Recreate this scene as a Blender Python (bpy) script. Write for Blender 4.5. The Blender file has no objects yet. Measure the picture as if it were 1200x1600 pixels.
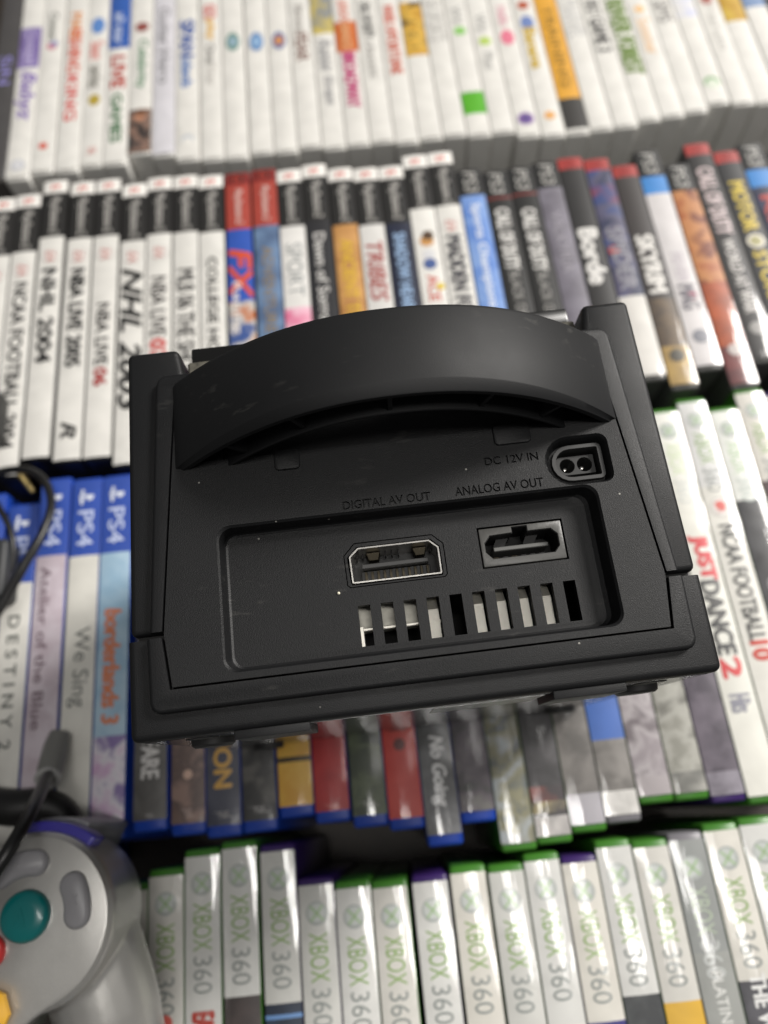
import bpy, bmesh, math, random
from mathutils import Matrix, Vector
random.seed(7)
S = 0.001                 # everything below is written in millimetres
FLOOR = 140.0             # height of the game spines above the floor
scene = bpy.context.scene
col = scene.collection

# ------------------------------------------------------------------ camera
CX, CY, F = 600.0, 800.0, 1202.0
CAMH = 350.0
R = Matrix(((0.994322067, 0.106412533, -0.000008),
            (-0.098813902, 0.923292398, -0.37116972),
            (-0.039489744, 0.369063031, 0.928565043)))
cam_d = bpy.data.cameras.new('camera')
cam = bpy.data.objects.new('camera', cam_d); col.objects.link(cam)
cam_d.sensor_fit = 'VERTICAL'; cam_d.sensor_height = 36.0; cam_d.sensor_width = 27.0
cam_d.lens = F / 1600.0 * 36.0
cam_d.clip_start = 0.01; cam_d.clip_end = 50
M4 = R.to_4x4(); M4.translation = Vector((0, 0, (CAMH + FLOOR) * S)); cam.matrix_world = M4
cam_d.dof.use_dof = True
cam_d.dof.focus_distance = 0.205
cam_d.dof.aperture_fstop = cam_d.lens / 3.7
scene.camera = cam

# ------------------------------------------------------------------ light
w = bpy.data.worlds.new('World'); scene.world = w; w.use_nodes = True
bg = w.node_tree.nodes['Background']
bg.inputs[0].default_value = (1.0, 0.985, 0.97, 1); bg.inputs[1].default_value = 0.135
def area(name, loc, target, sx, sy, power, colr):
    l = bpy.data.lights.new(name, 'AREA'); l.shape = 'RECTANGLE'; l.size = sx; l.size_y = sy
    l.energy = power; l.color = colr
    o = bpy.data.objects.new(name, l); col.objects.link(o); o.location = loc
    o.rotation_euler = (Vector(target) - Vector(loc)).to_track_quat('-Z', 'Y').to_euler()
    return o
area('ceiling_lamp', (2.5, 1.55, 2.5), (0.0, 0.12, 0.1), 0.9, 0.9, 182, (1.0, 0.965, 0.92))
area('ceiling_lamp', (0.30, -0.20, 2.1), (0.28, -0.19, 0.1), 0.09, 0.95, 10.5, (1.0, 0.97, 0.93))
scene.view_settings.view_transform = 'Standard'
scene.view_settings.look = 'None'
scene.view_settings.exposure = 0.0
scene.view_settings.gamma = 1.0

# ------------------------------------------------------------------ pixel -> place
def ray(x, y):
    return R @ Vector(((x - CX) / F, -(y - CY) / F, -1.0))
def at(x, y, z=0.0):          # photo pixel -> point on the plane z (mm above the spines)
    d = ray(x, y); t = (z - CAMH) / d.z
    return Vector((d.x * t, d.y * t, z))
def y_on(X, ypx, z=0.0):      # world Y of the point with world X whose picture row is ypx
    lo, hi = -600.0, 1500.0
    for _ in range(40):
        m = (lo + hi) / 2
        c = R.transposed() @ Vector((X, m, z - CAMH))
        if c.z >= -1: lo = m; continue
        if CY - F * c.y / -c.z > ypx: lo = m
        else: hi = m
    return (lo + hi) / 2
def wl(x, y, z): return Vector((x * S, y * S, (z + FLOOR) * S))

# ------------------------------------------------------------------ materials
def lin(h):
    h = h.lstrip('#'); o = []
    for i in (0, 2, 4):
        c = int(h[i:i + 2], 16) / 255
        o.append(c / 12.92 if c <= .04045 else ((c + .055) / 1.055) ** 2.4)
    return (*o, 1)
MATS = {}
def node(nt, t, **kw):
    n = nt.nodes.new(t)
    for k, v in kw.items(): setattr(n, k, v)
    return n
def mat(key, color, rough=.4, metal=0.0, coat=0.0, bump=None, var=0.0, spec=.5, var_scale=60):
    """plain material with slight tone variation and, if asked, a relief (scale, strength, distance)"""
    if key in MATS: return MATS[key]
    m = bpy.data.materials.new(key); m.use_nodes = True; nt = m.node_tree
    b = nt.nodes['Principled BSDF']
    c = lin(color) if isinstance(color, str) else (*color, 1)
    b.inputs['Base Color'].default_value = c; b.inputs['Roughness'].default_value = rough
    b.inputs['Metallic'].default_value = metal; b.inputs['Coat Weight'].default_value = coat
    b.inputs['Coat Roughness'].default_value = .12; b.inputs['Specular IOR Level'].default_value = spec
    tc = node(nt, 'ShaderNodeTexCoord')
    if var:
        n = node(nt, 'ShaderNodeTexNoise'); n.inputs['Scale'].default_value = var_scale; n.inputs['Detail'].default_value = 6
        nt.links.new(tc.outputs['Object'], n.inputs['Vector'])
        mr = node(nt, 'ShaderNodeMapRange'); mr.inputs[1].default_value = .3; mr.inputs[2].default_value = .7
        mr.inputs[3].default_value = 1 - var; mr.inputs[4].default_value = 1 + var
        nt.links.new(n.outputs[0], mr.inputs[0])
        mx = node(nt, 'ShaderNodeVectorMath', operation='MULTIPLY'); mx.inputs[0].default_value = c[:3]
        nt.links.new(mr.outputs[0], mx.inputs[1]); nt.links.new(mx.outputs[0], b.inputs['Base Color'])
    if bump:
        n = node(nt, 'ShaderNodeTexNoise'); n.inputs['Scale'].default_value = bump[0]; n.inputs['Detail'].default_value = 3
        nt.links.new(tc.outputs['Object'], n.inputs['Vector'])
        bp = node(nt, 'ShaderNodeBump'); bp.inputs['Strength'].default_value = bump[1]; bp.inputs['Distance'].default_value = bump[2]
        nt.links.new(n.outputs[0], bp.inputs['Height']); nt.links.new(bp.outputs[0], b.inputs['Normal'])
    MATS[key] = m
    return m
def console_plastic(key='console_plastic', grain=.5, rlo=.4):
    """matte moulded plastic: fine grain, faint scuffs, sparse pale dust specks"""
    m = mat(key, (.006, .0063, .007), rough=.45, spec=.36)
    nt = m.node_tree; b = nt.nodes['Principled BSDF']
    tc = nt.nodes['Texture Coordinate']
    g = node(nt, 'ShaderNodeTexNoise'); g.inputs['Scale'].default_value = 3800; g.inputs['Detail'].default_value = 2
    nt.links.new(tc.outputs['Object'], g.inputs['Vector'])
    bp = node(nt, 'ShaderNodeBump'); bp.inputs['Strength'].default_value = grain; bp.inputs['Distance'].default_value = .00018
    nt.links.new(g.outputs[0], bp.inputs['Height']); nt.links.new(bp.outputs[0], b.inputs['Normal'])
    # dust specks
    v = node(nt, 'ShaderNodeTexVoronoi'); v.inputs['Scale'].default_value = 150; v.feature = 'F1'
    nt.links.new(tc.outputs['Object'], v.inputs['Vector'])
    lt = node(nt, 'ShaderNodeMath', operation='LESS_THAN'); lt.inputs[1].default_value = .042
    nt.links.new(v.outputs['Distance'], lt.inputs[0])
    sep = node(nt, 'ShaderNodeSeparateColor'); nt.links.new(v.outputs['Color'], sep.inputs[0])
    gt = node(nt, 'ShaderNodeMath', operation='GREATER_THAN'); gt.inputs[1].default_value = .72
    nt.links.new(sep.outputs[0], gt.inputs[0])
    mu = node(nt, 'ShaderNodeMath', operation='MULTIPLY'); nt.links.new(lt.outputs[0], mu.inputs[0]); nt.links.new(gt.outputs[0], mu.inputs[1])
    # scuffs: long thin noise above a threshold, only in a few patches
    mp = node(nt, 'ShaderNodeMapping'); mp.inputs['Rotation'].default_value = (0, 0, .7); mp.inputs['Scale'].default_value = (1, 3.5, 2)
    nt.links.new(tc.outputs['Object'], mp.inputs[0])
    s = node(nt, 'ShaderNodeTexNoise'); s.inputs['Scale'].default_value = 130; s.inputs['Detail'].default_value = 5
    nt.links.new(mp.outputs[0], s.inputs['Vector'])
    p = node(nt, 'ShaderNodeTexNoise'); p.inputs['Scale'].default_value = 38; nt.links.new(tc.outputs['Object'], p.inputs['Vector'])
    a1 = node(nt, 'ShaderNodeMapRange'); a1.inputs[1].default_value = .6; a1.inputs[2].default_value = .72; nt.links.new(s.outputs[0], a1.inputs[0])
    a2 = node(nt, 'ShaderNodeMapRange'); a2.inputs[1].default_value = .54; a2.inputs[2].default_value = .66; nt.links.new(p.outputs[0], a2.inputs[0])
    m2 = node(nt, 'ShaderNodeMath', operation='MULTIPLY'); nt.links.new(a1.outputs[0], m2.inputs[0]); nt.links.new(a2.outputs[0], m2.inputs[1])
    m3 = node(nt, 'ShaderNodeMath', operation='MULTIPLY'); m3.inputs[1].default_value = .08; nt.links.new(m2.outputs[0], m3.inputs[0])
    mxx = node(nt, 'ShaderNodeMath', operation='MAXIMUM'); nt.links.new(mu.outputs[0], mxx.inputs[0]); nt.links.new(m3.outputs[0], mxx.inputs[1])
    mix = node(nt, 'ShaderNodeMix', data_type='RGBA'); mix.inputs[6].default_value = (.006, .0063, .007, 1); mix.inputs[7].default_value = (.32, .31, .28, 1)
    nt.links.new(mxx.outputs[0], mix.inputs[0]); nt.links.new(mix.outputs[2], b.inputs['Base Color'])
    # uneven wear of the gloss
    rn = node(nt, 'ShaderNodeTexNoise'); rn.inputs['Scale'].default_value = 45; rn.inputs['Detail'].default_value = 5
    nt.links.new(tc.outputs['Object'], rn.inputs['Vector'])
    rr = node(nt, 'ShaderNodeMapRange'); rr.inputs[3].default_value = rlo; rr.inputs[4].default_value = rlo + .18
    nt.links.new(rn.outputs[0], rr.inputs[0]); nt.links.new(rr.outputs[0], b.inputs['Roughness'])
    return m
def art(c1, c2=None, c3=None, scale=90, gloss=.22, sleeve=True):
    """printed paper under a clear sleeve; one colour or a blotchy blend of two or three"""
    key = 'print_' + '_'.join(x.lstrip('#') for x in (c1, c2, c3) if x) + ('_s' if sleeve else '')
    if key in MATS: return MATS[key]
    m = bpy.data.materials.new(key); m.use_nodes = True; nt = m.node_tree; b = nt.nodes['Principled BSDF']
    b.inputs['Roughness'].default_value = .5; b.inputs['Coat Weight'].default_value = .8 if sleeve else .35
    b.inputs['Coat Roughness'].default_value = .06 if sleeve else gloss
    tc = node(nt, 'ShaderNodeTexCoord'); b.inputs['Base Color'].default_value = lin(c1)
    oi = node(nt, 'ShaderNodeObjectInfo')
    ad = node(nt, 'ShaderNodeVectorMath', operation='ADD'); nt.links.new(tc.outputs['Object'], ad.inputs[0]); nt.links.new(oi.outputs['Random'], ad.inputs[1])
    n = node(nt, 'ShaderNodeTexNoise'); n.inputs['Scale'].default_value = scale; n.inputs['Detail'].default_value = 4; n.inputs['Distortion'].default_value = .35
    nt.links.new(ad.outputs[0], n.inputs['Vector'])
    cr = node(nt, 'ShaderNodeValToRGB'); nt.links.new(n.outputs[0], cr.inputs[0]); nt.links.new(cr.outputs[0], b.inputs['Base Color'])
    l1 = lin(c1); l2 = lin(c2) if c2 else tuple(x * .9 for x in l1[:3]) + (1,)
    e = cr.color_ramp.elements
    e[0].position = .36; e[0].color = l1; e[1].position = .62; e[1].color = l2
    if c3:
        x = e.new(.5); x.color = lin(c3)
    # ripples of the plastic sleeve, stretched along the spine
    mp = node(nt, 'ShaderNodeMapping'); mp.inputs['Scale'].default_value = (2.2, .16, 1); nt.links.new(ad.outputs[0], mp.inputs[0])
    n2 = node(nt, 'ShaderNodeTexNoise'); n2.inputs['Scale'].default_value = 130; n2.inputs['Detail'].default_value = 2
    nt.links.new(mp.outputs[0], n2.inputs['Vector'])
    bp = node(nt, 'ShaderNodeBump'); bp.inputs['Strength'].default_value = .5; bp.inputs['Distance'].default_value = .0006 if sleeve else .0002
    nt.links.new(n2.outputs[0], bp.inputs['Height'])
    nt.links.new(bp.outputs[0], b.inputs['Coat Normal'])
    MATS[key] = m
    return m
def ink(c):
    m = mat('ink_' + c.lstrip('#'), c, rough=.45, coat=.6)
    return m

# ------------------------------------------------------------------ mesh helpers
def link(name, me, m=None, parent=None, smooth=False):
    o = bpy.data.objects.new(name, me); col.objects.link(o)
    if m and not me.materials: me.materials.append(m)
    if parent: o.parent = parent
    if smooth and not me.get('sm'):
        me.shade_smooth() if hasattr(me, 'shade_smooth') else None
        me['sm'] = 1
    return o
def obj(name, bm, m, parent=None, smooth=False, angle=None):
    bmesh.ops.recalc_face_normals(bm, faces=bm.faces)
    me = bpy.data.meshes.new(name); bm.to_mesh(me); bm.free()
    if angle is not None:
        me.shade_smooth(); me.set_sharp_from_angle(angle=math.radians(angle))
    elif smooth: me.shade_smooth()
    return link(name, me, m, parent)
def tag(o, label=None, cat=None, group=None, kind=None):
    if label: o['label'] = label
    if cat: o['category'] = cat
    if group: o['group'] = group
    if kind: o['kind'] = kind
    return o
def empty(name, loc=(0, 0, 0)):
    o = bpy.data.objects.new(name, None); col.objects.link(o); o.location = loc; o.empty_display_size = .01
    return o
def prism_bm(poly, w0, w1, bevel=0, segs=2, sel=None, taper=None):
    bm = bmesh.new()
    a = [bm.verts.new((x * S, y * S, w0 * S)) for x, y in poly]
    tp = taper or poly
    b = [bm.verts.new((x * S, y * S, w1 * S)) for x, y in tp]
    n = len(poly)
    bm.faces.new(a[::-1]); bm.faces.new(b)
    for i in range(n): bm.faces.new((a[i], a[(i + 1) % n], b[(i + 1) % n], b[i]))
    bmesh.ops.recalc_face_normals(bm, faces=bm.faces)
    if bevel:
        es = [e for e in bm.edges if sel is None or sel(e)]
        bmesh.ops.bevel(bm, geom=es, offset=bevel * S, segments=segs, affect='EDGES', profile=.5, clamp_overlap=True)
    return bm
def box_bm(x0, x1, y0, y1, z0, z1, bevel=0, segs=2):
    return prism_bm([(x0, y0), (x1, y0), (x1, y1), (x0, y1)], z0, z1, bevel, segs)
def rrect(x0, x1, y0, y1, r, n=5):
    pts = []
    for cx, cy, a0 in ((x1 - r, y1 - r, 0), (x0 + r, y1 - r, 90), (x0 + r, y0 + r, 180), (x1 - r, y0 + r, 270)):
        for i in range(n + 1):
            a = math.radians(a0 + 90 * i / n); pts.append((cx + r * math.cos(a), cy + r * math.sin(a)))
    return pts
def circ(cx, cy, r, n=24): return [(cx + r * math.cos(2 * math.pi * i / n), cy + r * math.sin(2 * math.pi * i / n)) for i in range(n)]
def loft_bm(loops, closed=True, cap=True):
    bm = bmesh.new(); rows = [[bm.verts.new((x * S, y * S, z * S)) for x, y, z in l] for l in loops]
    n = len(rows[0])
    for a, b in zip(rows, rows[1:]):
        for i in range(n if closed else n - 1):
            bm.faces.new((a[i], a[(i + 1) % n], b[(i + 1) % n], b[i]))
    if cap: bm.faces.new(rows[0][::-1]); bm.faces.new(rows[-1])
    return bm
def ring_bm(outer, inner, w0, w1):
    """flat ring between two outlines of equal count, w0..w1"""
    bm = bmesh.new(); n = len(outer)
    L = [[bm.verts.new((x * S, y * S, z * S)) for x, y in p] for p, z in ((outer, w1), (outer, w0), (inner, w0), (inner, w1))]
    for k in range(4):
        a, b = L[k], L[(k + 1) % 4]
        for i in range(n): bm.faces.new((a[i], a[(i + 1) % n], b[(i + 1) % n], b[i]))
    return bm
def offs(poly, d):
    """inset (d>0) a counter-clockwise or clockwise outline towards its inside"""
    n = len(poly); A = sum(poly[i][0] * poly[(i + 1) % n][1] - poly[(i + 1) % n][0] * poly[i][1] for i in range(n))
    s = 1 if A > 0 else -1; out = []
    for i in range(n):
        p0, p1, p2 = Vector(poly[i - 1]), Vector(poly[i]), Vector(poly[(i + 1) % n])
        e1 = (p1 - p0).normalized(); e2 = (p2 - p1).normalized()
        n1 = Vector((-e1.y, e1.x)) * s; n2 = Vector((-e2.y, e2.x)) * s
        k = 1 + n1.dot(n2); v = (n1 + n2) / max(k, .3)
        out.append((p1.x + v.x * d, p1.y + v.y * d))
    return out
def cut(o, bm):
    bmesh.ops.recalc_face_normals(bm, faces=bm.faces)
    me = bpy.data.meshes.new('cutter'); bm.to_mesh(me); bm.free()
    c = bpy.data.objects.new('cutter', me); col.objects.link(c)
    md = o.modifiers.new('b', 'BOOLEAN'); md.operation = 'DIFFERENCE'; md.solver = 'EXACT'; md.object = c
    dg = bpy.context.evaluated_depsgraph_get()
    nm = bpy.data.meshes.new_from_object(o.evaluated_get(dg)); o.modifiers.clear(); o.data = nm
    bpy.data.objects.remove(c)
def tube_bm(pts, rad, n=10, close_ends=True, sub=6):
    """round cable along a smooth curve through pts (mm); rad a number or list"""
    P = [Vector(p) for p in pts]; fine = []; rr = []
    rl = rad if isinstance(rad, (list, tuple)) else [rad] * len(P)
    for i in range(len(P) - 1):
        p0 = P[max(i - 1, 0)]; p1 = P[i]; p2 = P[i + 1]; p3 = P[min(i + 2, len(P) - 1)]
        for k in range(sub):
            t = k / sub
            fine.append(.5 * ((2 * p1) + (p2 - p0) * t + (2 * p0 - 5 * p1 + 4 * p2 - p3) * t * t + (3 * p1 - p0 - 3 * p2 + p3) * t ** 3))
            rr.append(rl[i] * (1 - t) + rl[i + 1] * t)
    fine.append(P[-1]); rr.append(rl[-1])
    loops = []; up = Vector((0, 0, 1)); prev = None
    for i, p in enumerate(fine):
        t = (fine[min(i + 1, len(fine) - 1)] - fine[max(i - 1, 0)]).normalized()
        if prev is None:
            a = t.cross(up); a = a.normalized() if a.length > .05 else Vector((1, 0, 0))
        else: a = (prev - t * prev.dot(t)).normalized()
        b = t.cross(a); prev = a
        loops.append([tuple(p + (a * math.cos(2 * math.pi * k / n) + b * math.sin(2 * math.pi * k / n)) * rr[i]) for k in range(n)])
    return loft_bm(loops, cap=close_ends)
TXT = {}
def text2d(s, bold=0.0, shear=0.0):
    """outline of a word as flat faces, scaled to a unit box"""
    k = (s, bold, shear)
    if k in TXT: return TXT[k]
    cu = bpy.data.curves.new('t', 'FONT'); cu.body = s; cu.resolution_u = 3; cu.offset = bold; cu.shear = shear
    o = bpy.data.objects.new('t', cu); col.objects.link(o)
    dg = bpy.context.evaluated_depsgraph_get(); me = bpy.data.meshes.new_from_object(o.evaluated_get(dg))
    vs = [(v.co.x, v.co.y) for v in me.vertices]; fs = [tuple(p.vertices) for p in me.polygons]
    bpy.data.objects.remove(o); bpy.data.curves.remove(cu); bpy.data.meshes.remove(me)
    x0 = min(v[0] for v in vs); x1 = max(v[0] for v in vs); y0 = min(v[1] for v in vs); y1 = max(v[1] for v in vs)
    TXT[k] = ([((x - x0) / (x1 - x0), (y - y0) / (y1 - y0)) for x, y in vs], fs)
    return TXT[k]

# ------------------------------------------------------------------ floor
fm = mat('dark_floor', '#2c241d', rough=.55, var=.35, bump=(300, .4, .001))
tag(obj('floor', box_bm(-900, 900, -600, 1100, -20, 0), fm), kind='structure')

# ------------------------------------------------------------------ game cases
SHELL = {}
def shell_mesh(kind, wd, L, D, m):
    k = (kind, round(wd, 2), round(L, 1), round(D, 1))
    if k in SHELL: return SHELL[k]
    bm = box_bm(-wd / 2, wd / 2, -L, 0, -D, -.9, 1.5, 2)
    # the seam where the two halves of the case close, along the end faces
    me = bpy.data.meshes.new('shell'); bmesh.ops.recalc_face_normals(bm, faces=bm.faces); bm.to_mesh(me); bm.free(); me.materials.append(m)
    me.shade_smooth(); me.set_sharp_from_angle(angle=math.radians(50))
    SHELL[k] = me
    return me
def zc(x, wd): return -.66 * (abs(x) / (wd / 2)) ** 2.0
def band_bm(wd, y0, y1, m0=.32, lift=0.0):
    """curved strip of printed insert from y0 (upper) to y1 (lower), mm from the top, negative y"""
    bm = bmesh.new(); n = 8; h = wd / 2 - m0
    xs = [-h + 2 * h * i / n for i in range(n + 1)]
    a = [bm.verts.new((x * S, -y0 * S, (zc(x, wd) + lift) * S)) for x in xs]
    b = [bm.verts.new((x * S, -y1 * S, (zc(x, wd) + lift) * S)) for x in xs]
    for i in range(n): bm.faces.new((b[i], b[i + 1], a[i + 1], a[i]))
    return bm
def curve_on(bm, wd, lift):
    """split flat print across the spine and lay it on the curved sleeve; x, y in mm*S, z holds an extra lift"""
    for k in range(-5, 6):
        bmesh.ops.bisect_plane(bm, geom=bm.verts[:] + bm.edges[:] + bm.faces[:], plane_co=(k * wd / 12 * S, 0, 0), plane_no=(1, 0, 0), dist=1e-7)
    for v in bm.verts: v.co.z += (zc(v.co.x / S, wd) + lift) * S
    return bm
def text_bm(s, wd, y0, y1, h, bold=0, shear=0, xo=0.0, lift=.11):
    """word printed down the spine; heavier weights are overprinted with a slight shift"""
    vs, fs = text2d(s, 0, shear); bm = bmesh.new()
    d = max(bold, 0) * h * wd * 1.5
    sh = [(0, 0)] if d == 0 else [(0, 0), (-d, 0), (d, 0), (0, -d * .7), (0, d * .7)]
    for k, (ox, oy) in enumerate(sh):
        V = []
        for tx, ty in vs:
            x = (ty - .5) * h * wd + xo + oy; V.append(bm.verts.new((x * S, -(y0 + tx * (y1 - y0) + ox) * S, .012 * k * S)))
        for f in fs:
            try: bm.faces.new([V[i] for i in f])
            except ValueError: pass
    return curve_on(bm, wd, lift)
def flat_bm(poly, wd, lift=.12):
    bm = bmesh.new(); bm.faces.new([bm.verts.new((x * S, -y * S, 0)) for x, y in poly]); return curve_on(bm, wd, lift)
KIND = dict(  # length, depth adds nothing visible; shell colour, sleeve margins at the top and bottom
    wii=(190, '#e6e4de', 1.6, 1.8), ps2=(189, '#1b1a19', 1.2, 1.4), ps3=(153, '#4a4a48', 1.2, 3.0), ps4=(171, '#1c3f9c', 2.0, 4.6),
    x360=(190, '#40782a', 3.0, 3.2), kin=(190, '#3a2560', 3.0, 3.2), dark=(190, '#55524f', 1.6, 1.8), clear=(190, '#77757a', 3.0, 3.2))
ORD = ['first', 'second', 'third', 'fourth', 'fifth', 'sixth', 'seventh', 'eighth', 'ninth', 'tenth', 'eleventh', 'twelfth', 'thirteenth', 'fourteenth', 'fifteenth', 'sixteenth', 'seventeenth', 'eighteenth', 'nineteenth', 'twentieth', 'twenty-first', 'twenty-second', 'twenty-third', 'twenty-fourth', 'twenty-fifth', 'twenty-sixth', 'twenty-seventh', 'twenty-eighth', 'twenty-ninth', 'thirtieth', 'thirty-first', 'thirty-second', 'thirty-third', 'thirty-fourth', 'thirty-fifth']

def build_case(X, Ytop, z, kind, wd, items, label, group, base, pxmode=True):
    L, sc, mt, mb = KIND[kind]
    root = empty('game_case', wl(X, Ytop, z)); tag(root, label, 'game case', group)
    root.location = wl(X, Ytop, z)
    tr = kind in ('ps3', 'clear')
    sm = mat('case_' + kind, sc, rough=.3, spec=.5, var=.06)
    sh = link('case_shell', shell_mesh(kind, wd, L, FLOOR + z, sm), parent=root)
    sleeve = kind in ('x360', 'kin', 'ps4', 'clear', 'ps3')
    def Y(p): return Ytop - y_on(X, p, z)           # picture row -> mm below the top
    lo = L - mb; cur = []
    # base sheet(s): list of (y0,y1,colours)
    sheets = []; 
    bands = [it for it in items if it[0] == 'b']
    for it in bands:
        y0 = it[1] if it[1] < 0 else Y(it[1]); y1 = it[2] if it[2] < 0 else Y(it[2])
        y0, y1 = abs(y0) if it[1] < 0 else y0, abs(y1) if it[2] < 0 else y1
        sheets.append((max(y0, mt), min(y1, lo), it[3:]))
    sheets.sort(key=lambda t: t[0])
    y = mt; full = []
    for s in sheets:
        if s[0] > y + .2: full.append((y, s[0], (base,) if isinstance(base, str) else base))
        if s[1] > max(y, s[0]): full.append((max(y, s[0]), s[1], s[2])); y = s[1]
    if y < lo - .2: full.append((y, lo, (base,) if isinstance(base, str) else base))
    for y0, y1, cs in full:
        obj('spine_insert', band_bm(wd, y0, y1), art(*cs, sleeve=sleeve), root, smooth=True)
    for it in items:
        if it[0] == 't':      # ('t', word, row0, row1, height, colour, bold, shear, xo)
            _, s, p0, p1, h, c = it[:6]; bold = it[6] if len(it) > 6 else 0; shear = it[7] if len(it) > 7 else 0; xo = it[8] if len(it) > 8 else 0
            y0 = -p0 if p0 < 0 else Y(p0); y1 = -p1 if p1 < 0 else Y(p1)
            y1 = min(y1, lo - 1); 
            if y1 - y0 < 1: continue
            obj('lettering', text_bm(s, wd, y0, y1, h, bold, shear, xo), ink(c), root)
        elif it[0] == 'd':    # ('d', row, radius, colour, xo)
            yy = -it[1] if it[1] < 0 else Y(it[1]); xo = it[4] if len(it) > 4 else 0
            el = it[5] if len(it) > 5 else 1.0
            if yy + it[2] * el > lo: continue
            obj('emblem', flat_bm([(xo + x, yy + y * el) for x, y in circ(0, 0, it[2], 20)], wd, .06 + .01 * items.index(it)), ink(it[3]), root)
        elif it[0] == 'p':    # polygon, mm from the top
            obj('emblem', flat_bm(it[2], wd, it[3] if len(it) > 3 else .13), ink(it[1]), root)
    return root
# recurring print of each kind of case
def x_head(end=57.0, hc='#d2d2ce', green='#7f9f55', grey='#888d8a'):
    hc = random.choice(['#d2d2ce', '#cfcdc6', '#d6d6d4', '#c9c9c4', '#d6d3ca']) if hc == '#d2d2ce' else hc
    it = [('b', -.1, -end, hc), ('d', -13.5, 4.5, '#a0a5a2'), ('d', -13.2, 3.5, '#b9beba', -.3)]
    for s in (1, -1):
        it.append(('p', '#98b585', [(-2.9, 13.5 - s * 2.5), (-2.3, 13.5 - s * 3.0), (2.9, 13.5 + s * 2.5), (2.3, 13.5 + s * 3.0)], .16))
    it += [('t', 'XBOX', -20.5, -38, .5, green, .0), ('t', '360', -40, -53, .5, grey, .0)]
    return it
def ea(row): return [('d', row, 5.0, '#bdb6b2'), ('d', row, 4.4, '#e3dfda'), ('t', 'EA', row - 8, row + 8, .34, '#c08078', .02, .3)]
def ps_mark(y, c, k=1.0):
    """the slanted P and S strokes of the console maker's emblem, seen on the header"""
    return [('p', c, [(-.4 * k, y - 3.4 * k), (2.9 * k, y - 1.2 * k), (2.9 * k, y + .6 * k), (1.2 * k, y + .9 * k), (1.0 * k, y - .6 * k), (-.4 * k, y - 1.4 * k)] if False else
             [(x * k, y + yy * k) for x, yy in [(-3.6, -1.0), (3.6, -.9), (3.2, 1.4), (1.4, 2.0), (.2, 1.6), (.2, .2), (-3.6, .1)]]),
            ('p', c, [(x * k, y + yy * k) for x, yy in [(-2.4, -4.2), (-.9, -3.4), (-1.8, -1.3), (-3.1, -1.3)]]),
            ('p', c, [(x * k, y + yy * k) for x, yy in [(-3.2, .4), (-1.2, .4), (-1.8, 3.9), (-2.6, 4.2), (-3.2, 2.4)]])]
def ps2_head(end=44.0, red=False):
    if red:
        return [('b', -.1, -10.5, '#8c2a26'), ('b', -10.5, -end, '#a84438'), ('t', 'PlayStation.2', -14, -40, .36, '#e8d8d0', 0, .2),
                ('p', '#5a2420', [(-4.5, 2.6), (4.5, 2.6), (4.5, 9), (-4.5, 9)])] + ps_mark(5.8, '#c94a3c', .7)
    return [('b', -.1, -10.5, '#f2efe9'), ('b', -10.5, -end, '#262524')] + \
        [('p', '#d2574a', [(x, 5.8 + y) for x, y in [(-2.6, -1.1), (2.8, -1.2), (2.4, 1.2), (.8, 1.4), (.6, .1), (-2.6, .3)]]),
         ('p', '#d2574a', [(x, 5.8 + y) for x, y in [(-2.4, .6), (-.8, .6), (-1.4, 2.6), (-2.2, 2.4)]]),
         ('t', 'PlayStation.2', -13.5, -41.5, .46, '#cfccc6', 0, .2)]
def ps3_head(red=False, end=21.0):
    if red: return [('b', -.1, -9.5, '#a83c38'), ('t', 'PS3', -2.6, -8.6, .4, '#8d2222', 0, .2)]
    return [('b', -.1, -end, '#242424'), ('t', 'PS3', -3, -18.5, .5, '#b9b7b2', .0, .15)]
def ps4_head(end=42.0):
    return [('b', -.1, -end, '#3150a8')] + ps_mark(11, '#dfe4ee', 1.0) + [('t', 'PS4', -18.5, -37, .52, '#c3cdea', .01)]

def row(data, zf, wd, rowname, group, byBottom=False, x0=0):
    cs = []
    for px, py, kind, base, desc, items in data:
        p = at(px, py, 0); z = zf(p.x) - random.uniform(0, .5); p = at(px, py, z)
        L = KIND[kind][0]; cs.append([p.x, p.y + L if byBottom and byBottom != 'mix' or (byBottom == 'mix' and py > 1000) else p.y, z, kind, base, desc, items])
    cs.sort(key=lambda c: c[0])
    for _ in range(200):                                    # keep the cases from running into one another
        for a, b in zip(cs, cs[1:]):
            gap = b[0] - a[0] - (wd + .12)
            if gap < 0: a[0] += gap / 2; b[0] -= gap / 2
    for i, c in enumerate(cs):
        build_case(c[0], c[1], c[2], c[3], wd, c[6], f'{c[5]}, {ORD[i]} from left, {rowname}', group, c[4])

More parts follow.
